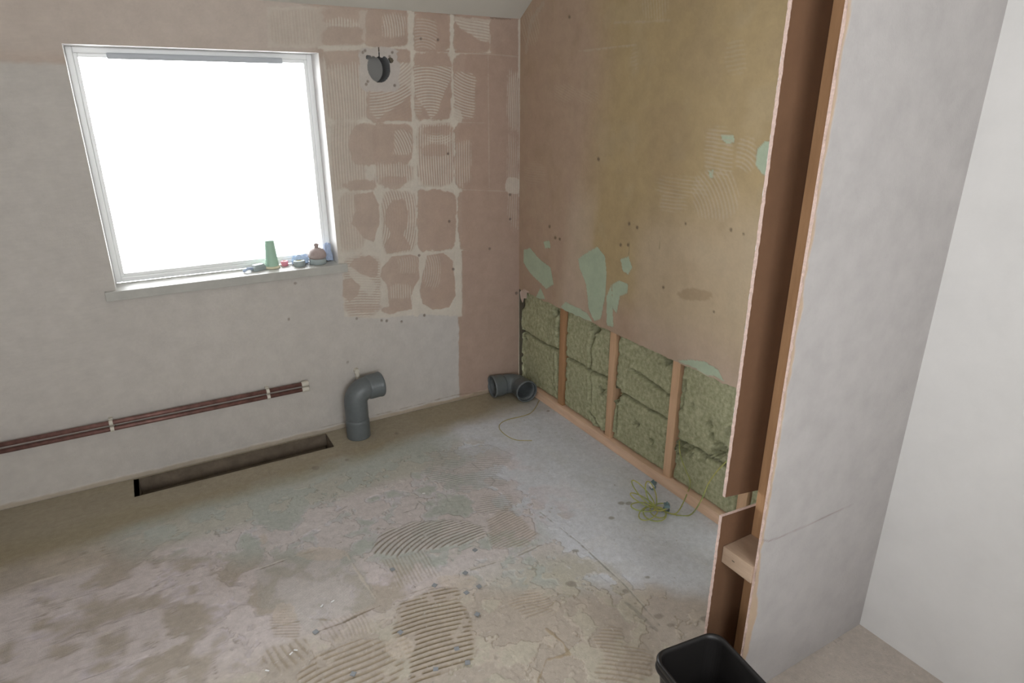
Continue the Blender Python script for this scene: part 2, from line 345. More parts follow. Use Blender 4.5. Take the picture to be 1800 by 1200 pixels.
# vent hole with its torn ears
vc = onback(666, 119)
cu = (us[:-1] + us[1:]) / 2; cv = (vs[:-1] + vs[1:]) / 2; CU, CV = np.meshgrid(cu, cv, indexing='ij')
hx = (CU - vc[0]) / .0525; hz = (CV - vc[1]) / .061
hole = (hx ** 2 + hz ** 2 < 1) & (hz < .72 + .06 * np.sin(CU * 260))
pe, pe2, ps = onback(648, 101), onback(686, 106), onback(666, 93)
ears = (np.hypot(CU - pe[0], (CV - pe[1]) * 1.3) < .013) | (np.hypot(CU - pe2[0], (CV - pe2[1]) * 1.2) < .014) | ((abs(CU - ps[0]) < .0035) & (abs(CV - ps[1]) < .022))
win = (CU > WX0) & (CU < WX1) & (CV > WZ0) & (CV < WZ1)
keep = ~(hole | ears | win)
pos = np.stack([U, -B.h, V], 1)
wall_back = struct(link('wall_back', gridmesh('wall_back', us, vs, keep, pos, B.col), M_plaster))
bm = bmesh.new()                                   # reveals of the opening and the block behind
for a, b, c, d in ((WX1, WX1 + .02, WZ0 - .0, WZ1), (WX0 - .02, WX0, WZ0, WZ1), (WX0 - .02, WX1 + .02, WZ1, WZ1 + .02)):
    box(bm, a, b, .002, .24, c, d)
rv = obj('window_reveal', bm, M_white, wall_back)
bm = bmesh.new()
for a, b, c, d in ((WX1, .13, -.05, 1.9), (XL - .1, WX0, -.05, 1.9), (WX0, WX1, -.05, WZ0 - .04), (WX0, WX1, WZ1, 1.9)): box(bm, a, b, .205, .24, c, d)
box(bm, .003, .13, .001, .205, -.05, 1.9)
obj('outer_leaf', bm, M_dark, wall_back)
duct = thing('duct_pipe', 'grey round extractor duct in torn hole high on the tile-stripped wall', 'duct', (vc[0], .012, vc[1]))
bm = bmesh.new(); tube(bm, [(0, 0, 0), (0, .06, 0), (0, .12, 0)], [.061] * 3, [.0585] * 3, 48)
for v in bm.verts: v.co.z *= 1.08
obj('duct_sleeve', bm, M_pipein, duct, True)
bm = bmesh.new(); lathe(bm, [(0, 0), (.062, 0), (.062, .004), (0, .004)], n=40); bmesh.ops.rotate(bm, verts=bm.verts, matrix=Matrix.Rotation(PI / 2, 3, 'X'))
for v in bm.verts: v.co.y += .11
obj('duct_flap', bm, M_flap, duct)
# dark cavity behind the torn ears
bm = bmesh.new(); tube(bm, [(vc[0], .010, vc[1]), (vc[0], .03, vc[1])], [.10] * 2, [.064] * 2, 32)
for v in bm.verts: v.co.z = vc[1] + (v.co.z - vc[1]) * 1.1
obj('duct_surround', bm, M_dark, wall_back)

# ---- window 1
win1 = thing('window_1', None, None, (0, 0, 0)); struct(win1)
def frame(bm, x0, x1, z0, z1, y0, y1, t, bev=.004):
    box(bm, x0, x0 + t, y0, y1, z0, z1, bev); box(bm, x1 - t, x1, y0, y1, z0, z1, bev)
    box(bm, x0 + t, x1 - t, y0, y1, z0, z0 + t, bev); box(bm, x0 + t, x1 - t, y0, y1, z1 - t, z1, bev)
bm = bmesh.new(); frame(bm, WX0, WX1, WZ0, WZ1, .122, .17, .022); obj('window_frame', bm, M_upvc, win1)
bm = bmesh.new(); frame(bm, WX0 + .022, WX1 - .022, WZ0 + .022, WZ1 - .022, .126, .165, .014, .003); obj('sash', bm, M_upvc, win1)
boxo('pane', (WX0 + .03, WX1 - .03, .130, .136, WZ0 + .03, WZ1 - .03), M_glass, win1)
bm = bmesh.new(); box(bm, -1.75, -1.107, .108, .1215, 1.704, 1.727, .006); obj('trickle_vent', bm, M_vent, win1)
# sill board
sill = struct(boxo('window_sill', (WX0 - .04, -.945, -.022, .125, .806, .8445), M_sill, None, .003))
# front lip notch: sill sits in wall, horns project

# ================================================================== FLOOR
GREY = (.66, .68, .73); BEI = (.43, .365, .305); OLV = (.33, .275, .18); LAV = (.66, .60, .65); GRN = (.38, .40, .33)
us = ticks((XL, -1.95, .02), (-1.95, -1.75, .01), (-1.75, -1.13, .0028), (-1.13, 0.012, .0028)); vs = ticks((YB, -2.35, .04), (-2.35, -.163, .0028), (-.163, -.015, .0037), (-.015, 0.03, .0075))
UU, VV = np.meshgrid(us, vs, indexing='ij'); U = UU.ravel(); V = VV.ravel()
Fp = Paint(U, V, GREY, onfloor)
big = fbm(U, V, 2.3, 5, 3); med = fbm(U, V, 8, 2, 4); patchy = fbm(U, V, 14, 4, 4)
def lay(m, c): 
    m = m[:, None].astype(np.float32); Fp.col = Fp.col * (1 - m) + np.array(c, np.float32) * m
lay(sstep(med, -.1, .4) * .5, (.66, .67, .69)); lay(sstep(patchy, .05, .5) * .3, (.54, .55, .56))
# left half: adhesive beds and green board, beige towards the doorway
edge = (V + 1.02) + (U + 1.0) * .0 + big * .12
lay(sstep(-U - .62 + big * .1 + med * .05, -.08, .1) * sstep(-V - .22 + big * .1, 0, .12) * .75, GRN)
lay(sstep(-(V + 1.34) - (U + .9) * .75 + big * .14 + med * .05, -.08, .14) * .9, BEI)
lay(sstep(-U - .45 + big * .2, -.15, .1) * sstep(-V - .55, 0, .1) * sstep(V + 1.45, 0, .25) * sstep(patchy + med, -.3, .3) * .7, LAV)
lay(sstep(-(V + 1.35) + big * .1, -.05, .1) * sstep(-U - .5, -.05, .1) * sstep(patchy, .08, .22) * .6, (.42, .41, .32))
lay(sstep(V + .30 + med * .05 - (U + 1.0) * .10, -.09, .06) * .9, OLV)        # bare olive strip, with shade below the window wall coloured in
lay(sstep(V + .32 + med * .05 + (U + .4) * .25, -.05, .1) * sstep(U + .75, 0, .1) * .35, OLV)
zone = sstep(-U - .45 + big * .2, 0, .1) * sstep(-V - .38, 0, .1)
lvl = patchy + med * .5
Fp.h += (sstep(lvl, .05, .075) * .0022 * zone + sstep(fbm(U, V, 30, 1, 3), .25, .32) * .0012 * zone).astype(np.float32)
lay(sstep(lvl, .05, .075) * zone * .35, (.56, .49, .41))
lay(np.exp(-((lvl - .045) / .016) ** 2) * zone * .55 * sstep(vnoise(U, V, 11, 2), .35, .6), (.24, .19, .12))
def ridge(pts, a=None, b=None, center=None, pitch=.013, h=.0032, col=BEI, groove=(.27, .21, .12), duty=.72, k=.6, bed=.0006, wob=.004, rag=1.5, bend=0):
    i, m = Fp.poly(pts, .008, rag); st = Fp.stripes(i, a, b, center, pitch, duty, wob, bend)
    st = st * 1.0; brk = sstep(vnoise(Fp.u[i], Fp.v[i], 34, 1) + .5 * vnoise(Fp.u[i], Fp.v[i], 9, 2), .28, .45)
    Fp.h[i] = Fp.h[i] * (1 - m) + m * (bed + (h - bed) * (st * brk + (1 - brk) * .75))
    Fp.put((i, m), col, k * .75); Fp.put((i, m * (1 - st) * brk), groove, k * .9)  # grooves coloured dark to stand for shadow between the ridges
ridge([(705, 1060), (760, 1035), (805, 1032), (812, 1062), (830, 1100), (832, 1160), (745, 1200), (722, 1200), (715, 1150), (690, 1108)], (700, 1117), (800, 1083), pitch=.0185, h=.0055, k=.95, wob=.004, bend=.4)
ridge([(652, 972), (668, 938), (720, 920), (800, 912), (852, 925), (850, 945), (800, 960), (745, 966), (700, 978)], (668, 968), (700, 925), pitch=.021, h=.005, k=.9, wob=.009, bend=2.5, col=(.54, .50, .48), groove=(.24, .20, .14))
ridge([(672, 985), (745, 968), (770, 1010), (700, 1035)], (680, 980), (705, 1030), pitch=.013, h=.002, k=.35, col=(.5, .46, .42))
ridge([(520, 1190), (560, 1150), (640, 1120), (700, 1135), (712, 1165), (700, 1210), (530, 1215)], (560, 1190), (640, 1150), pitch=.022, h=.0042, k=.7, wob=.012)
ridge([(480, 1120), (478, 1085), (505, 1066), (530, 1100), (520, 1125)], (480, 1100), (520, 1098), pitch=.012, h=.0026, k=.5)
ridge([(455, 1165), (470, 1140), (540, 1122), (545, 1150), (500, 1180)], (470, 1150), (500, 1190), pitch=.022, h=.003, k=.5, wob=.012)
ridge([(740, 830), (760, 795), (860, 782), (905, 800), (870, 835), (900, 850), (800, 868)], (750, 830), (860, 822), pitch=.015, h=.0024, k=.4, wob=.02, col=(.47, .45, .44), groove=(.32, .30, .29))
ridge([(855, 915), (890, 890), (945, 940), (925, 962), (865, 965)], (860, 960), (920, 930), pitch=.013, h=.0026, k=.45, wob=.012)
ridge([(830, 905), (850, 870), (900, 868), (900, 900)], (830, 900), (890, 890), pitch=.013, h=.0022, k=.35, wob=.012, col=(.45, .43, .43))
ridge([(1040, 1125), (1060, 1105), (1092, 1104), (1095, 1125), (1145, 1150), (1150, 1190), (1060, 1215), (1045, 1180), (1065, 1150)], (1050, 1150), (1120, 1158), pitch=.017, h=.0032, k=.55, wob=.02)
ridge([(450, 1010), (460, 985), (615, 960), (665, 1060), (600, 1085), (540, 1110), (500, 1070), (460, 1070)], (470, 1000), (600, 975), pitch=.0075, h=.0011, k=.4, wob=.001, col=(.43, .42, .38), groove=(.35, .34, .30))
ridge([(890, 1060), (930, 1035), (965, 1050), (975, 1075), (925, 1085)], (900, 1070), (960, 1055), pitch=.013, h=.002, k=.4, wob=.02)
ridge([(560, 1090), (640, 1075), (660, 1110), (580, 1125)], (570, 1085), (590, 1120), pitch=.013, h=.0016, k=.3, wob=.02)
for q, wd, h, c, k in (([(555, 1112), (600, 1095), (640, 1076), (668, 1064)], .005, -.002, (.17, .13, .08), .8), ([(450, 1000), (520, 975), (598, 952)], .004, .003, (.5, .46, .40), .6), ([(452, 1002), (522, 977), (600, 953)], .0025, -.001, (.2, .17, .12), .7),
    ([(612, 978), (628, 1005), (660, 1052)], .006, .003, (.55, .50, .42), .7), ([(950, 900), (1020, 955), (1100, 1030), (1160, 1098)], .0035, -.002, (.24, .23, .2), .7), ([(825, 1000), (900, 978), (948, 955), (955, 945)], .004, .003, (.52, .47, .40), .6),
    ([(828, 1002), (903, 980), (952, 958)], .003, 0, (.25, .22, .16), .7), ([(960, 1105), (990, 1130), (1000, 1150), (960, 1160), (945, 1200)], .005, .003, (.33, .25, .15), .7), ([(700, 1050), (760, 1032), (800, 1015), (830, 1020)], .004, .003, (.30, .24, .17), .6),
    ([(880, 1070), (920, 1060), (960, 1072), (978, 1055)], .004, .003, (.33, .28, .2), .6), ([(450, 1115), (500, 1098), (545, 1088), (600, 1092)], .004, .003, (.26, .21, .14), .6), ([(1100, 1060), (1130, 1085), (1155, 1108)], .012, 0, (.29, .27, .23), .6),
    ([(830, 815), (870, 845), (850, 870)], .003, .001, (.2, .18, .17), .4), ([(700, 905), (730, 895), (735, 885)], .003, .002, (.2, .18, .16), .6), ([(570, 900), (590, 902), (610, 890)], .003, .001, (.25, .22, .2), .4)):
    Fp.put(Fp.line(q, wd, rag=.6), c, k, h if h else None)
for x, y, r in ((1138, 1014, 4), (1158, 1083, 7), (1178, 1098, 5), (1003, 1026, 7), (970, 893, 2), (1105, 884, 4), (1075, 910, 4), (1092, 884, 4), (555, 822, 5), (610, 808, 3), (698, 762, 3), (963, 722, 2.5), (1240, 1088, 7), (1012, 968, 4), (1100, 1040, 5)):
    Fp.put(Fp.blob(x - r * 1.4, y - r * .7, x + r * 1.4, y + r * .7, p=2, rag=.6), (.24, .21, .17), .65)
for x0, y0, x1, y1 in ((455, 938, 470, 955), (520, 962, 610, 985), (480, 1060, 520, 1100), (770, 1010, 840, 1035), (680, 1120, 730, 1160)):
    Fp.put(Fp.blob(x0, y0, x1, y1, p=2), (.56, .48, .40), .5, .001)
sp = vnoise(U, V, 120, 3); lay(sstep(sp, .93, .97) * sstep(-V - .5, 0, .1) * .5, (.62, .60, .57)); lay(sstep(vnoise(U, V, 80, 1), .95, .98) * .5, (.22, .2, .17))
Fp.col *= (1 + .10 * Fp.fine + .05 * med)[:, None]
cu = (us[:-1] + us[1:]) / 2; cv = (vs[:-1] + vs[1:]) / 2; CU, CV = np.meshgrid(cu, cv, indexing='ij')
keep = ~((CU > -1.95) & (CU < -1.13) & (CV > -.163) & (CV < -.015))
floor = struct(link('floor', gridmesh('floor', us, vs, keep, np.stack([U, V, Fp.h], 1), Fp.col), M_floor))
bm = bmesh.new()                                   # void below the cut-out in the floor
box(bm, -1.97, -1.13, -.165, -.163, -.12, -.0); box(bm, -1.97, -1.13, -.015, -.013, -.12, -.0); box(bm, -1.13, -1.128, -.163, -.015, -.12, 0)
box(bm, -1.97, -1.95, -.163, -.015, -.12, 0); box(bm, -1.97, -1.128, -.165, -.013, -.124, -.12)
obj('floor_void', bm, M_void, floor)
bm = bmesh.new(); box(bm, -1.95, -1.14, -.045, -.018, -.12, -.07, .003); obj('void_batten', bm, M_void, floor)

# ================================================================== STRIPPED WALL (x = 0)
PK2 = (.47, .345, .255); YEL = (.465, .355, .18); MINT = (.46, .55, .41); LP = (.60, .49, .39)
us = ticks((-2.0, 0, .0045)); vs = ticks((.582, 3.2, .0045))
UU, VV = np.meshgrid(us, vs, indexing='ij'); U = UU.ravel(); V = VV.ravel()
Rp = Paint(U, V, PK2, onright)
big = fbm(U, V, 1.7, 1, 3); med = fbm(U, V, 6, 3, 4)
def layr(m, c):
    m = m[:, None].astype(np.float32); Rp.col = Rp.col * (1 - m) + np.array(c, np.float32) * m
layr(sstep(-U - .55 + big * .12, -.12, .2) * sstep(V - .72 + big * .08, -.1, .15) * .8, YEL)
layr(sstep(-U - 1.0 + big * .2, -.1, .1) * sstep(1.25 - V + big * .2, -.1, .3) * .45, LP)
layr(sstep(.15 - abs(U + .55 + (V - 1) * .1) + med * .05, 0, .1) * sstep(1.15 - V, -.1, .1) * .5, LP)
layr(sstep(med, .1, .5) * .25, (.40, .30, .19)); layr(sstep(-med, .1, .5) * .18, (.50, .42, .30))
def rput(im, c, k=1, h=None): Rp.put(im, c, k, h)
for q in ([(920, 438), (932, 436), (945, 452), (968, 470), (973, 500), (960, 508), (944, 492), (930, 478), (920, 462)], [(1018, 470), (1016, 455), (1030, 445), (1050, 433), (1063, 450), (1066, 480), (1064, 520), (1056, 560), (1045, 566), (1035, 545), (1030, 500)],
          [(1090, 455), (1105, 450), (1112, 470), (1104, 483), (1094, 475)], [(1076, 500), (1088, 492), (1104, 500), (1102, 515), (1090, 520), (1084, 550), (1075, 540)], [(1066, 520), (1075, 500), (1078, 575), (1066, 572)],
          [(1268, 236), (1290, 236), (1292, 252), (1276, 252), (1268, 246)], [(1330, 262), (1345, 248), (1380, 245), (1385, 300), (1360, 312), (1340, 308), (1328, 290)], [(1246, 300), (1254, 298), (1254, 314), (1247, 312)],
          [(1190, 634), (1215, 632), (1240, 636), (1262, 650), (1272, 668), (1240, 658)], [(985, 540), (994, 530), (1032, 550), (1040, 566), (1000, 552)], [(955, 425), (966, 422), (968, 436), (958, 436)], [(940, 526), (950, 505), (958, 525)]):
    rput(Rp.poly(q, .003, .35), (.27, .22, .16), .7); i, m = Rp.poly(q, .002, .35)
    rput((i, sstep(m, .5, 1)), MINT, .95, -.0012)
def cr(x0, y0, x1, y1, a=None, b=None, center=None, k=.45, pitch=.014, p=3):
    i, m = Rp.blob(x0, y0, x1, y1, p=p, edge=.008); st = Rp.stripes(i, a, b, center, pitch, .4); Rp.put((i, m * st), (.56, .48, .36), k, .002)
cr(1238, 225, 1290, 312, (1240, 262), (1290, 270), k=.5); cr(1292, 240, 1330, 300, center=(1290, 330), k=.5); cr(1155, 308, 1240, 345, (1160, 320), (1230, 332)); cr(1160, 340, 1205, 372, (1160, 355), (1200, 360))
cr(1215, 300, 1298, 385, center=(1190, 390), pitch=.016); cr(976, 148, 1012, 180, (980, 160), (1000, 172), k=.3, pitch=.011); cr(1010, 158, 1050, 180, (1010, 160), (1040, 178), k=.25, pitch=.011); cr(922, 285, 958, 325, (922, 300), (958, 306), k=.25, pitch=.012)
cr(1130, -20, 1172, 36, (1150, 0), (1152, 36), k=.35); cr(918, 20, 948, 80, (925, 20), (940, 80), k=.4, pitch=.02); cr(1110, 85, 1122, 130, (1110, 100), (1122, 96), k=.3); cr(1275, 70, 1312, 130, (1275, 100), (1300, 95), k=.25)
rput(Rp.line([(925, 90), (932, 40), (955, 5)], .02, rag=1.5), (.5, .42, .34), .5, .001); rput(Rp.line([(1018, 90), (1118, 79)], .004), (.55, .47, .36), .5)
rput(Rp.line([(1080, 40), (1178, 36)], .006, rag=.8), (.55, .47, .36), .3); rput(Rp.line([(1030, 440), (1048, 445)], .003), MINT, .5)
rput(Rp.blob(1195, 508, 1250, 528, p=2), (.36, .26, .16), .55)
rput(Rp.poly([(1140, 180), (1195, 185), (1215, 240), (1190, 350), (1140, 300)], .03, 1.5), (.41, .30, .18), .35)
for x, y in ((1001, 30), (1166, 505), (1120, 400), (1091, 430), (1104, 430), (1106, 393), (1285, 404), (1307, 411), (1205, 393), (1052, 280), (1255, 548), (976, 418), (966, 398), (984, 420)):
    rput(Rp.blob(x - 2, y - 3, x + 2, y + 3, p=2, edge=.002, rag=.3), (.16, .12, .08), .8)
for x, y in ((1106, 425), (1160, 415)): rput(Rp.line([(x, y), (x - 1, y + 22)], .003, rag=.2), (.18, .17, .1), .7)
Rp.col *= (1 + .05 * Rp.fine)[:, None]
jag = .583 + fbm(U * 1.0, U * 0, 26, 2, 4) * .007
t = np.clip((V - .582) / .06, 0, 1); Zp = np.where(t < 1, jag + t * (.642 - jag), V)
ceil = 1.930 + .62 * (-U); 
CU, CV = np.meshgrid((us[:-1] + us[1:]) / 2, (vs[:-1] + vs[1:]) / 2, indexing='ij'); keep = CV < (1.96 + .62 * (-CU))
wall_right = struct(link('wall_right', gridmesh('wall_right', us, vs, keep, np.stack([-Rp.h, U, Zp], 1), Rp.col), M_plaster))
nv = len(vs); ue = us; ze = Zp.reshape(len(us), nv)[:, 0]
bm = bmesh.new(); fr = [bm.verts.new((0, a, z)) for a, z in zip(ue, ze)]; bk = [bm.verts.new((.0125, a, z + .004 * math.sin(i * 1.7))) for i, (a, z) in enumerate(zip(ue, ze))]
for k in range(len(fr) - 1): bm.faces.new((fr[k], fr[k + 1], bk[k + 1], bk[k]))
obj('board_cut_edge', bm, M_edge, wall_right)
bm = bmesh.new(); box(bm, .115, .13, -2.2, .02, -.02, 3.2); obj('wall_backing', bm, M_dark, wall_right)
bm = bmesh.new(); box(bm, 0, .02, YB, -2.1095, 0, 2.6); obj('plastered_return', bm, M_white, wall_right)

# exposed frame: sole plate, studs, mineral wool
pl = boxo('sole_plate', (.001, .095, -1.998, -.004, .0, .047), M_woody, None, .003)
tag(pl, 'long pale timber sole plate lying along the floor under the exposed wall insulation', 'timber')
studs = [(-.405, 'narrow timber stud nearest the room corner between exposed insulation bays', M_stud2), (-.81, 'second timber stud from the corner, rising between torn insulation bays', M_wood),
         (-1.215, 'third timber stud from the corner, above the coiled earth cable', M_wood), (-1.61, 'timber stud glimpsed behind the end of the cut partition board', M_wood)]
for y, lab, mm in studs:
    s = boxo('timber_stud', (.014, .095, y - .021, y + .021, .0475, .9), mm, None, .002)
    tag(s, lab, 'timber stud', 'studs of the exposed wall frame')
def batt(y0, y1, z0, z1, seed, lab, pits=(), face=.020, tears=(), wavy=None):
    nu, nz = int((y1 - y0) / .006), int((z1 - z0) / .006)
    a = np.linspace(0, 1, nu); b = np.linspace(0, 1, nz); A, Bq = np.meshgrid(a, b, indexing='ij')
    y = y0 + (y1 - y0) * A; wv = fbm(y, y * 0 + .3, 7, 1, 4) * .016
    za = z0 + (wv if wavy == 'low' else 0); zb = z1 + (wv if wavy == 'top' else 0); z = za + (zb - za) * Bq
    n1 = fbm(y + seed, z, 9, seed, 4); n2 = fbm(y + seed * 2, z, 40, seed + 1, 3); n3 = fbm(y, z + seed, 110, seed + 2, 2)
    d = np.minimum(np.minimum((y - y0), (y1 - y) if y1 < -.001 else 1.0), np.minimum((z - za), (zb - z))) + n2 * .005
    edge = np.clip(d / .012, 0, 1); edge = np.sqrt(np.clip(1 - (1 - edge) ** 2, 0, 1))
    x = face + .05 * (1 - edge) + n1 * .008 + n2 * .0028 + n3 * .0012
    for py, pz, r in pits:
        x += .075 * np.clip((1 - np.hypot(y - py, z - pz) / (r * 1.25) + n2 * 1.1) * 1.3, 0, 1)
        x -= .012 * np.exp(-((np.hypot(y - py, z - pz) - r * 1.5) / (.3 * r)) ** 2) * (n2 > 0)
    for tr in tears:
        dd = np.full(y.shape, 9.)
        for (ya, za_), (yb_, zb_) in zip(tr, tr[1:]):
            L2 = (yb_ - ya) ** 2 + (zb_ - za_) ** 2; tt = np.clip(((y - ya) * (yb_ - ya) + (z - za_) * (zb_ - za_)) / L2, 0, 1)
            dd = np.minimum(dd, np.hypot(y - ya - tt * (yb_ - ya), z - za_ - tt * (zb_ - za_)))
        x += .05 * np.clip(1 - (dd + n2 * .008) / (.010 + .010 * n1), 0, 1); x -= .006 * np.exp(-((dd - .02) / .01) ** 2)
    sh = np.exp(-np.minimum(y - y0, y1 - y) / .035); x += sh * .018 * np.clip(n2 * 2 + .1, 0, 1)
    x = np.minimum(np.maximum(x, np.where(z > .565, .0145, .004)), .100); y = np.minimum(y, -.0008)
    yy = np.minimum(y + n2 * .003, -.0006); zz = z + n3 * .003
    bm = bmesh.new(); F = [[bm.verts.new((x[i, j], yy[i, j], zz[i, j])) for j in range(nz)] for i in range(nu)]
    for i in range(nu - 1):
        for j in range(nz - 1): bm.faces.new((F[i][j], F[i][j + 1], F[i + 1][j + 1], F[i + 1][j]))
    ring = [F[i][0] for i in range(nu)] + [F[-1][j] for j in range(1, nz)] + [F[i][-1] for i in range(nu - 2, -1, -1)] + [F[0][j] for j in range(nz - 2, 0, -1)]
    bk = [bm.verts.new((.106, v.co.y, v.co.z)) for v in ring]
    for k in range(len(ring)): bm.faces.new((ring[k], ring[(k + 1) % len(ring)], bk[(k + 1) % len(ring)], bk[k]))
    bm.faces.new(bk); bmesh.ops.recalc_face_normals(bm, faces=bm.faces)
    o = obj('insulation_batt', bm, M_wool, None, True)
    tag(o, lab, 'insulation', 'mineral wool batts between the studs'); return o
bays = [(-.382, .006, .335, 'in the bay against the room corner'), (-.787, -.428, .33, 'in the second bay from the corner'), (-1.192, -.833, .30, 'in the third bay from the corner'), (-1.587, -1.238, .245, 'in the fourth bay, behind the coiled cable'), (-1.985, -1.633, .30, 'in the bay hidden behind the partition end')]
pits_up = {1: [(-.66, .55, .022)], 2: [(-1.165, .555, .035), (-.86, .30, .02)], 3: [(-1.47, .30, .032), (-1.425, .335, .013), (-1.31, .42, .012), (-1.52, .40, .014), (-1.40, .38, .012)], 0: [(-.37, .45, .02), (-.33, .54, .016)]}
tears_up = {0: [[(-.36, .57), (-.365, .42), (-.372, .35)]], 1: [[(-.665, .58), (-.66, .50), (-.635, .44), (-.65, .38), (-.64, .33)]], 2: [[(-.95, .44), (-1.05, .43), (-1.18, .41)]], 3: [[(-1.26, .50), (-1.255, .38)]]}
tears_lo = {0: [[(-.36, .31), (-.37, .12)]], 1: [[(-.64, .33), (-.66, .26), (-.66, .18)], [(-.66, .10), (-.74, .06)]], 2: [[(-.85, .28), (-.86, .10)]]}
pits_lo = {2: [(-.855, .275, .022), (-1.0, .20, .013), (-1.10, .16, .010)], 3: [(-1.275, .215, .024), (-1.33, .222, .013), (-1.40, .225, .013)], 1: [(-.74, .26, .014), (-.70, .085, .016)], 0: [(-.03, .30, .012)]}
for n, (a, b, zs, wh) in enumerate(bays):
    batt(a, b, zs + .002, .66, n + 1, 'upper green-grey mineral wool batt ' + wh, pits_up.get(n, ()), .020, tears_up.get(n, ()), 'low')
    batt(a, b, .049, zs - .002, n + 7, 'lower green-grey mineral wool batt ' + wh, pits_lo.get(n, ()), .020, tears_lo.get(n, ()), 'top')

# ================================================================== CEILING AND OTHER WALLS
bm = bmesh.new()
yk = -(ZC - 1.926) / .62
def quad(bm, *p): bm.faces.new([bm.verts.new(q) for q in p])
quad(bm, (XL - .1, .04, 1.926 - .0248), (.13, .04, 1.926 - .0248), (.13, yk, ZC), (XL - .1, yk, ZC)); quad(bm, (XL - .1, yk, ZC), (.13, yk, ZC), (.13, YB - .1, ZC), (XL - .1, YB - .1, ZC))
r = bmesh.ops.extrude_face_region(bm, geom=list(bm.faces))
for v in [g for g in r['geom'] if isinstance(g, bmesh.types.BMVert)]: v.co.z += .05
struct(obj('ceiling', bm, M_ceil))
bm = bmesh.new(); box(bm, XL - .1, XL, YB, VY0, 0, 2.6); box(bm, XL - .1, XL, VY1, .02, 0, 2.6); box(bm, XL - .1, XL, VY0, VY1, 0, VZ0); box(bm, XL - .1, XL, VY0, VY1, VZ1, 2.6)
struct(obj('wall_left', bm, M_white))
bm = bmesh.new(); box(bm, XL - .1, UX0, YB - .12, YB, 0, 2.6); box(bm, UX1, .02, YB - .12, YB, 0, 2.6); box(bm, UX0, UX1, YB - .12, YB, 0, VZ0); box(bm, UX0, UX1, YB - .12, YB, VZ1, 2.6)
struct(obj('wall_front', bm, M_white))
win3 = struct(thing('window_3', None, None))
bm = bmesh.new(); frame(bm, UX0, UX1, VZ0, VZ1, YB - .09, YB - .03, .04); obj('window_frame', bm, M_upvc, win3)
boxo('pane', (UX0 + .03, UX1 - .03, YB - .066, YB - .06, VZ0 + .03, VZ1 - .03), M_glass, win3)
win_added = struct(thing('window_2_added', None, None))  # added window, out of view, brightens the stripped wall
bm = bmesh.new()
for d in ((VY0, VY0 + .04, VZ0, VZ1), (VY1 - .04, VY1, VZ0, VZ1), (VY0 + .04, VY1 - .04, VZ0, VZ0 + .04), (VY0 + .04, VY1 - .04, VZ1 - .04, VZ1)): box(bm, XL - .07, XL - .02, *d)
obj('window_frame', bm, M_upvc, win_added)
boxo('pane', (XL - .05, XL - .044, VY0 + .03, VY1 - .03, VZ0 + .03, VZ1 - .03), M_glass, win_added)

# ================================================================== CUT-OPEN PARTITION NIB
XE = -.579; YF = -2.0; YN = -2.1185; XN = -.558; TB = .0095
def board(name, x0, x1, y0, y1, zb, zt, lab, seed, zb_in=None, zt_in=None):
    """plasterboard sheet with a rough sawn end facing the room; zb/zt at the free end, *_in at the far end"""
    t = thing(name, lab, 'plasterboard', (x0, (y0 + y1) / 2, zb)); zb_in = zb if zb_in is None else zb_in; zt_in = zt if zt_in is None else zt_in
    rnd = random.Random(seed); n = max(8, int((zt - zb) / .008)); core = bmesh.new(); rows = []
    for k in range(n + 1):
        f = k / n; j = rnd.uniform(-.0014, .0014); row = []
        for y in (y0 + .0006, y1 - .0006):
            row.append(core.verts.new((x0 + j - t.location.x, y - t.location.y, zb + (zt - zb) * f - zb)))
            row.append(core.verts.new((x1 - t.location.x, y - t.location.y, zb_in + (zt_in - zb_in) * f - zb)))
        rows.append(row)
    for a, b in zip(rows, rows[1:]):
        for p, q in ((0, 1), (1, 3), (3, 2), (2, 0)): core.faces.new((a[p], a[q], b[q], b[p]))
    core.faces.new([rows[0][i] for i in (0, 2, 3, 1)]); core.faces.new([rows[-1][i] for i in (0, 1, 3, 2)])
    bmesh.ops.recalc_face_normals(core, faces=core.faces); obj('gypsum_core', core, M_edge, t)
    for nm, y, mm in (('backing_paper', y0, M_kraft), ('face_paper', y1, M_white)):
        p = bmesh.new(); rnd = random.Random(seed + 1); F = []
        for k in range(n + 1):
            f = k / n; j = rnd.uniform(0, .0022); zz = (zb + (zt - zb) * f, zb_in + (zt_in - zb_in) * f)
            F.append([p.verts.new((x0 + j - t.location.x, y - t.location.y, zz[0] - zb)), p.verts.new((x1 - t.location.x, y - t.location.y, zz[1] - zb)),
                      p.verts.new((x0 + j - t.location.x, y - t.location.y + (.0006 if y == y0 else -.0006), zz[0] - zb)), p.verts.new((x1 - t.location.x, y - t.location.y + (.0006 if y == y0 else -.0006), zz[1] - zb))])
        for a, b in zip(F, F[1:]):
            for u_, v_ in ((0, 1), (3, 2), (1, 3), (2, 0)): p.faces.new((a[u_], a[v_], b[v_], b[u_]))
        bmesh.ops.recalc_face_normals(p, faces=p.faces); obj(nm, p, mm, t)
    return t
board('plasterboard_panel', XE, .0, YF - TB, YF, .602, 2.50, 'tall upper plasterboard sheet of partition with pink sawn edge and brown back', 3, zb_in=.509)
board('plasterboard_panel', XE - .002, .0, YF - TB, YF, .0, .543, 'short lower plasterboard sheet of partition, cut off below the gap', 7, zt_in=.497)
es = boxo('timber_stud', (-.455, -.405, YN + .0105, YF - .0105, 0, 2.5), M_stud2, None, .002); tag(es, 'orange timber stud set back inside the cut-open partition end', 'timber stud')
ng = boxo('timber_noggin', (-.562, -.456, YN + .0105, YF - .0105, .395, .445), M_nog, None, .002); tag(ng, 'short cream timber noggin bridging the two boards of the partition end', 'timber')
nm_ = boxo('nail', (-.563, -.5615, -2.052, -2.044, .4215, .4235), M_dark, ng)
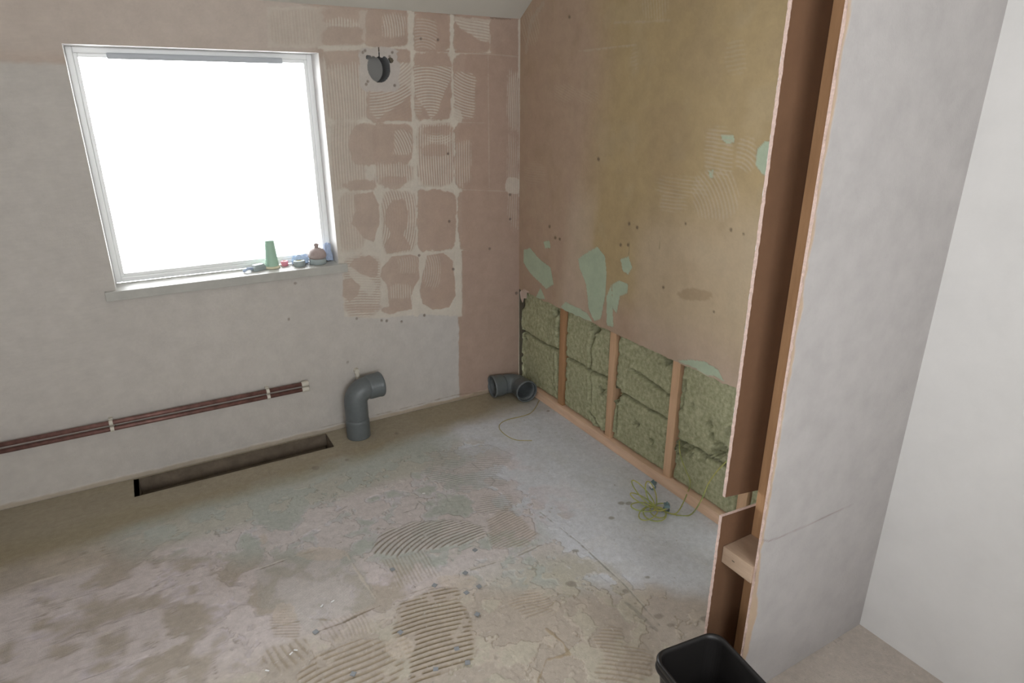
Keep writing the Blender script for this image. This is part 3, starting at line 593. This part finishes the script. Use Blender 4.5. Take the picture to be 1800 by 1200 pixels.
# near skin: white, edge broken away with beige paper left at its margin
us = ticks((XN, -.42, .003), (-.44, 0, .02)); vs = ticks((0, 1.2, .004), (1.2, 2.52, .02))
UU, VV = np.meshgrid(us, vs, indexing='ij'); U = UU.ravel(); V = VV.ravel()
Np = Paint(U, V, (.385, .36, .347), lambda a, b: (a, b))
wd = .006 + .024 * np.clip(1 - np.abs(V - .26) / .22, 0, 1) + fbm(V * 1.0, V * 0, 18, 1, 4) * .010
m = sstep(XN + wd - U, -.002, .002)[:, None]; Np.col = Np.col * (1 - m) + np.array((.42, .31, .22)) * m; Np.h = Np.h - .0012 * m[:, 0]
i, m = Np.line([(XN, .535), (-.53, .52), (-.47, .515), (-.2, .51)], .003, rag=.15); Np.put((i, m), (.22, .17, .15), .7, -.001)
j = np.where(np.abs(U - XN) < 1e-4, fbm(V, V * 0, 60, 3, 3) * .004, 0)
wp = struct(link('wall_partition', gridmesh('wall_partition', us, vs, np.ones((len(us) - 1, len(vs) - 1), bool), np.stack([U + j, YN - Np.h, V], 1), Np.col), M_plaster))
bm = bmesh.new(); box(bm, XN + .001, 0, YN + .0015, YN + .0095, 0, 2.5); obj('board_core', bm, M_edge, wp)

# ================================================================== SOIL PIPE BENDS
def arcpts(c, r, a0, a1, ax, ay, n=10):
    c = Vector(c); return [c + (Vector(ax) * math.cos(a0 + (a1 - a0) * k / n) + Vector(ay) * math.sin(a0 + (a1 - a0) * k / n)) * r for k in range(n + 1)]
sp_ = thing('soil_pipe', 'upright dark grey soil pipe bend turning right, standing by the floor cut-out', 'pipe', (-.992, -.118, 0), math.radians(6))
rb = .062; zt = .245
pth = [Vector((0, 0, z)) for z in (0, .05, .12, zt - rb)] + arcpts((rb, 0, zt - rb), rb, PI, PI / 2, (1, 0, 0), (0, 0, 1))[1:] + [Vector((.085, 0, zt))]
bm = bmesh.new(); tube(bm, pth, [.0555] * len(pth), [.051] * len(pth), 48); obj('pipe_bend', bm, M_pipe, sp_, True)
pth = [Vector((x, 0, zt)) for x in (.062, .066, .074, .122, .126, .134, .137)]
bm = bmesh.new(); tube(bm, pth, [.0555, .058, .0605, .0605, .0625, .0625, .0605], [.052, .052, .056, .056, .056, .056, .057], 48); obj('socket', bm, M_pipe, sp_, True)
bm = bmesh.new(); tube(bm, [Vector((0, 0, z)) for z in (-.0, .004, .085, .10)], [.0565, .0575, .0575, .0555], [.051] * 4, 48); obj('lower_collar', bm, M_pipe, sp_, True)

bd = thing('pipe_elbow', 'loose dark grey double-socket pipe elbow lying on the floor in the room corner', 'pipe', (-.062, -.066, .0635), 0)
rb = .06
pth = [Vector((x, 0, 0)) for x in (-.13, -.10)] + arcpts((-rb, -rb, 0), rb, PI / 2, 0, (1, 0, 0), (0, 1, 0)) + [Vector((0, y, 0)) for y in (-.10, -.13)]
bm = bmesh.new(); tube(bm, pth, [.0555] * len(pth), [.051] * len(pth), 48); obj('elbow_body', bm, M_pipe, bd, True)
for ax in (0, 1):
    pth = [(-q, 0, 0) if ax == 0 else (0, -q, 0) for q in (.072, .080, .088, .132, .135, .143, .146)]
    bm = bmesh.new(); tube(bm, pth, [.0555, .058, .0605, .0605, .063, .063, .061], [.051, .052, .056, .056, .056, .056, .0575], 48); obj('socket', bm, M_pipe, bd, True)
bd.rotation_euler = (0, 0, math.radians(-4))
# pale plastic fitting on the wall behind the upright pipe
st = thing('wall_pipe_stub', 'small cream plastic pipe stub on the wall behind the upright grey pipe', 'pipe fitting', (-.945, -.001, .285))
bm = bmesh.new(); sweep(bm, [(0, 0, .015), (0, -.022, .015)], [.013, .013], 20); obj('stub_cap', bm, M_cap, st)
bm = bmesh.new(); sweep(bm, [(0, -.014, .012), (.002, -.014, -.012), (.004, -.014, -.03)], [.010, .012, .010], 20); obj('stub_elbow', bm, M_cap, st)

# ================================================================== COPPER PIPES
for k, (z, lab) in enumerate(((.296, 'upper of two dull copper pipes on the wall above the floor cut-out'), (.268, 'lower of two dull copper pipes on the wall above the floor cut-out'))):
    t = thing('copper_pipe', lab, 'pipe', (-1.185, -.032, z), 0, 'capped copper pipes under the window')
    bm = bmesh.new(); sweep(bm, [(-1.38, 0, 0), (-.02, 0, 0)], [.0095] * 2, 20); obj('pipe_run', bm, M_copper, t, True)
    bm = bmesh.new(); sweep(bm, [(-.034, 0, 0), (-.030, 0, 0), (-.004, 0, 0), (0, 0, 0)], [.0115, .013, .013, .011], 20); obj('end_cap', bm, M_cap, t, True)
for x, lab in ((-1.372, 'white plastic double clip holding the two copper pipes near their capped ends'), (-2.0, 'white plastic double clip on the copper pipes under the window, further left')):
    c = thing('pipe_clip', lab, 'pipe clip', (x, 0, .282), 0)
    bm = bmesh.new(); box(bm, -.008, .008, -.0215, -.0005, -.03, .028, .002); obj('clip_base', bm, M_cap, c)
    for z in (.014, -.014):
        bm = bmesh.new(); tube(bm, [(-.007, -.032, z), (.007, -.032, z)], [.0122] * 2, [.0101] * 2, 20); obj('clip_ring', bm, M_cap, c)

# ================================================================== BLACK BIN
bn = thing('rubbish_bin', 'black plastic rectangular bin with rounded corners at the foot of the partition', 'bin', (-.785, -2.245, 0), math.radians(-7))
def rrect(hx, hy, r, n=8):
    out = []
    for cx, cy, a in ((hx - r, hy - r, 0), (-hx + r, hy - r, PI / 2), (-hx + r, -hy + r, PI), (hx - r, -hy + r, 1.5 * PI)):
        for k in range(n + 1): t = a + PI / 2 * k / n; out.append((cx + r * math.cos(t), cy + r * math.sin(t)))
    return out
def loft(bm, secs, caps=(True, True)):
    rings = [[bm.verts.new((x, y, z)) for x, y in rrect(hx, hy, r)] for hx, hy, r, z in secs]; n = len(rings[0])
    for a, b in zip(rings, rings[1:]):
        for k in range(n): bm.faces.new((a[k], a[(k + 1) % n], b[(k + 1) % n], b[k]))
    if caps[0]: bm.faces.new(rings[0])
    if caps[1]: bm.faces.new(rings[-1])
    bmesh.ops.recalc_face_normals(bm, faces=bm.faces)
HX, HY, RC = .098, .150, .036
bm = bmesh.new(); loft(bm, [(HX - .028, HY - .028, .03, 0), (HX - .004, HY - .004, RC, .285), (HX - .0065, HY - .0065, RC - .002, .285), (HX - .030, HY - .030, .028, .004)]); obj('bin_body', bm, M_bin, bn, False)
bm = bmesh.new(); loft(bm, [(HX - .006, HY - .006, RC, .268), (HX + .001, HY + .001, RC, .268), (HX + .002, HY + .002, RC, .272), (HX + .001, HY + .001, RC, .280), (HX - .001, HY - .001, RC, .282), (HX, HY, RC, .285), (HX + .001, HY + .001, RC, .295), (HX - .002, HY - .002, RC, .3), (HX - .007, HY - .007, RC, .299), (HX - .008, HY - .008, RC, .285)], (False, False)); obj('rim', bm, M_bin, bn, True)

# ================================================================== EARTH CABLES AND CLAMPS
def fl(x, y, z=.004): p = onfloor(x, y); return (p[0], p[1], z)
def rightpt(x, y, dx=0): r = ray(x, y); return tuple(CAM + r * ((-dx - CAM.x) / r.x))
c0 = Vector(fl(1150, 893, 0))
def loop(ang, L, W, hgt, z0=.01):
    out = []; a = Vector((math.cos(ang), math.sin(ang), 0)); b = Vector((-a.y, a.x, 0))
    for k in range(9):
        t = 2 * PI * k / 8; r = (1 - math.cos(t)) / 2
        out.append(c0 + a * (L * r) + b * (W * math.sin(t)) + Vector((0, 0, z0 + hgt * r)))
    return out
def cable(name, pts, r, m, lab, grp=None):
    bm = bmesh.new(); sweep(bm, catmull(pts, 7), r, 8); o = obj(name, bm, m, None, True); return tag(o, lab, 'cable', grp)
p = [Vector(rightpt(1194, 775, -.03)), Vector(rightpt(1196, 800, .012)), Vector(rightpt(1205, 825, .02)), Vector(rightpt(1213, 845, .03)), Vector(fl(1208, 880, .05)), Vector(fl(1190, 905, .012)), Vector(fl(1168, 902, .01))]
p += loop(2.5, .10, .028, .05) + loop(3.6, .13, .03, .012)[1:] + loop(1.9, .11, .025, .075)[1:] + loop(4.3, .085, .03, .004)[1:]
cable('earth_cable', p, .0025, M_cable, 'green and yellow earth cable dropping from the insulation hole into the floor coil')
p = [Vector(rightpt(1283, 806, .0)) + Vector((-.004, 0, 0)), Vector(rightpt(1262, 826, .025)), Vector(rightpt(1245, 850, .04)), Vector(rightpt(1232, 880, .07)), Vector(fl(1212, 908, .008)), Vector(fl(1180, 905, .006)), Vector(fl(1160, 897, .01))]
p += loop(3.1, .115, .035, .03) + loop(4.0, .11, .045, .006)[1:] + loop(1.2, .09, .02, .06)[1:] + loop(5.2, .05, .03, .01)[1:]
cable('earth_cable', p, .0027, M_cable, 'green and yellow earth cable sweeping from behind the partition board into the coil')
cable('yellow_cord', [Vector(fl(x, y, .003)) for x, y in ((948, 704), (942, 716), (932, 727), (915, 733), (893, 738), (880, 745), (878, 754), (890, 766), (908, 774), (935, 775))], .0016, M_cable2, 'thin yellowish cord curling across the floor in front of the corner elbow')
def clamp(px_, py_, rz, lab, tagged):
    q = fl(px_, py_, 0); t = thing('earth_clamp', lab, 'clamp', (q[0], q[1], 0), rz, 'pipe earth clamps')
    bm = bmesh.new(); tube(bm, [(-.007, 0, .0125), (.007, 0, .0125)], [.0125] * 2, [.011] * 2, 20); obj('strap', bm, M_clamp, t)
    bm = bmesh.new(); box(bm, -.012, .012, -.011, .011, .024, .036, .001); obj('terminal_block', bm, M_clamp, t)
    bm = bmesh.new(); lathe(bm, [(.0045, .036), (.0045, .044), (.003, .047), (0, .047)], n=10); obj('screw', bm, M_clamp, t)
    if tagged:
        bm = bmesh.new(); box(bm, -.011, .011, -.011, .011, -.0008, .0008); bmesh.ops.rotate(bm, verts=bm.verts, matrix=Matrix.Rotation(.6, 3, 'X')); bmesh.ops.translate(bm, verts=bm.verts, vec=(-.024, -.006, .034)); obj('tag_label', bm, M_label, t)['label'] = 'small white tag'
clamp(1147, 860, .3, 'pipe earth clamp with bright white tag beside the sole plate', True)
clamp(1171, 899, 1.0, 'blue-grey pipe earth clamp lying in the middle of the cable coil', False)

# ================================================================== THINGS ON THE SILL
ZS = .8447
g = thing('ribbed_bottle', 'pale green ribbed tapering bottle on a cream base on the window sill', 'bottle', (-1.262, .075, ZS))
prof = [(.0, .008), (.029, .008)] + [(.029 - .008 * (z / .115) + .0015 * (1 if k % 2 else -1), .010 + z) for k, z in enumerate(np.linspace(0, .112, 29))] + [(.019, .125), (.0, .125)]
bm = bmesh.new(); lathe(bm, prof, n=28); obj('bottle_body', bm, M_greenp, g, True)
bm = bmesh.new(); lathe(bm, [(0, 0), (.032, 0), (.033, .004), (.030, .010), (0, .010)], n=28); obj('bottle_base', bm, M_creamb, g, True)
def ring(name, lab, x, y, R, r, h, m, cat='tape roll'):
    t = thing(name, lab, cat, (x, y, ZS)); bm = bmesh.new(); tube(bm, [(0, 0, 0), (0, 0, .002), (0, 0, h - .002), (0, 0, h)], [R - .002, R, R, R - .002], [r] * 4, 32); obj('roll', bm, m, t, True)
    bm = bmesh.new(); tube(bm, [(0, 0, .001), (0, 0, h - .001)], [r - .0002] * 2, [r - .002] * 2, 32); obj('core', bm, M_creamb, t); return t
ring('tape_roll', 'small grey tape roll on the sill in front of the blue film', -1.148, .045, .026, .013, .026, M_greyr)
ring('tape_roll', 'larger grey tape roll on the sill carrying the brown domed cup', -1.062, .052, .038, .026, .026, M_greyr)
ring('tape_roll', 'small pink roll on the sill beside the green ribbed bottle', -1.205, .088, .016, .008, .022, M_pinkr)
dm = thing('domed_cup', 'brown dome-shaped cup with a knob resting on the larger grey roll', 'cup', (-1.062, .052, ZS + .0265))
bm = bmesh.new(); lathe(bm, [(.0, 0), (.036, 0), (.041, .008), (.040, .022), (.032, .038), (.018, .048), (.0, .051)], n=28); obj('dome', bm, M_brown, dm, True)
bm = bmesh.new(); lathe(bm, [(.010, .047), (.009, .053), (.012, .058), (.012, .064), (.007, .069), (0, .070)], n=14); obj('knob', bm, M_brown, dm, True)
def crumple(name, lab, x, y, sx, sy, sz, m, seed, cat='plastic film'):
    bm = bmesh.new(); bmesh.ops.create_icosphere(bm, subdivisions=4, radius=1)
    for v in bm.verts:
        q = v.co.copy(); a = np.array([q.x * 1.1 + seed]); b = np.array([q.y * 1.1 + q.z * .9 + seed])
        d = 1 + .42 * float(fbm(a, b, 2.3, seed, 4)[0]); v.co = Vector((q.x * sx * d, q.y * sy * d, max(-.3, q.z) * sz * d))
    zmin = min(v.co.z for v in bm.verts)
    for v in bm.verts: v.co.z -= zmin
    o = obj(name, bm, m, None); o.location = (x, y, ZS); return tag(o, lab, cat)
crumple('crumpled_film', 'crumpled pale blue plastic film behind the rolls on the sill', -1.135, .088, .042, .02, .034, M_bluef, 2)
crumple('crumpled_film', 'taller grey-blue crumpled film at the right end of the sill', -1.008, .088, .022, .020, .062, M_blued, 3)
hs = thing('plug_adapter', 'grey angular plug block at the left of the green ribbed bottle', 'plug', (-1.325, .062, ZS), .5)
bm = bmesh.new(); loft(bm, [(.030, .018, .006, 0), (.030, .018, .006, .016), (.024, .013, .006, .026)]); obj('plug_body', bm, M_greyr, hs)
bm = bmesh.new(); sweep(bm, [(-.028, 0, .012), (-.05, .005, .016), (-.07, .012, .006)], .006, 10); obj('plug_lead', bm, M_blued, hs, True)

# torn paper at the top of the first insulation bay
bm = bmesh.new(); q = [(-.06, .600), (-.03, .594), (-.014, .57), (-.02, .535), (-.032, .515), (-.045, .52), (-.05, .545), (-.075, .55), (-.085, .585), (-.11, .594)]
fr = [bm.verts.new((-.0015 + .003 * math.sin(i * 2.1), a, z)) for i, (a, z) in enumerate(q)]; bk = [bm.verts.new((v.co.x + .0025, v.co.y, v.co.z)) for v in fr]
bm.faces.new(fr); bm.faces.new(bk[::-1])
for k in range(len(fr)): bm.faces.new((fr[k], bk[k], bk[(k + 1) % len(fr)], fr[(k + 1) % len(fr)]))
bmesh.ops.recalc_face_normals(bm, faces=bm.faces)
tag(obj('torn_board_scrap', bm, M_paper), 'pale torn scrap of board paper hanging at the corner above the insulation', 'scrap')

# loose mosaic chips on the floor
def chip():
    bm = bmesh.new(); box(bm, -.0075, .0075, -.0075, .0075, 0, .003, .001); me = bpy.data.meshes.new('mosaic_chip'); bm.to_mesh(me); bm.free(); me.materials.append(M_chip); return me
cm = chip()
for x, y, where in ((555, 1112, 'beside the dark crack at lower left'), (690, 1002, 'below the curved comb ridges'), (764, 1030, 'above the straight comb ridges'), (820, 1043, 'right of the straight ridges, upper of a pair'), (842, 1032, 'right of the straight ridges, further from them'), (839, 1081, 'at the right edge of the straight ridges'),
                    (803, 1142, 'on the lower straight ridges'), (822, 1166, 'below right of the straight ridges'), (766, 1178, 'on the lowest straight ridges near the frame bottom'), (704, 1113, 'at the left end of the straight ridges'), (621, 1186, 'on the coarse ridges near the frame bottom'), (818, 1008, 'by the long adhesive edge'), (835, 968, 'between the two upper comb patches')):
    o = bpy.data.objects.new('mosaic_chip', cm); COL.objects.link(o); q = onfloor(x, y); o.location = (q[0], q[1], .0028); o.rotation_euler = (0, 0, random.uniform(0, 1.5))
    tag(o, 'small grey square mosaic chip ' + where, 'chip', 'grey mosaic chips scattered on the floor')
bm = bmesh.new(); box(bm, -.006, .006, -.0022, .0022, 0, .002, .0005); wm = bpy.data.meshes.new('white_splinter'); bm.to_mesh(wm); bm.free(); wm.materials.append(M_chipw)
for x, y, where in ((585, 1058, 'on the combed area at left'), (566, 1066, 'left of the combed area'), (745, 868, 'near the upper wavy comb marks'), (520, 1144, 'at the lower left rubble'), (470, 1180, 'in the lower left rubble'), (1114, 859, 'near the earth cable coil'), (512, 1150, 'beside the lower left ridges')):
    o = bpy.data.objects.new('white_splinter', wm); COL.objects.link(o); q = onfloor(x, y); o.location = (q[0], q[1], .003); o.rotation_euler = (0, 0, random.uniform(0, 3))
    tag(o, 'tiny white tile splinter ' + where, 'splinter', 'white tile splinters on the floor')
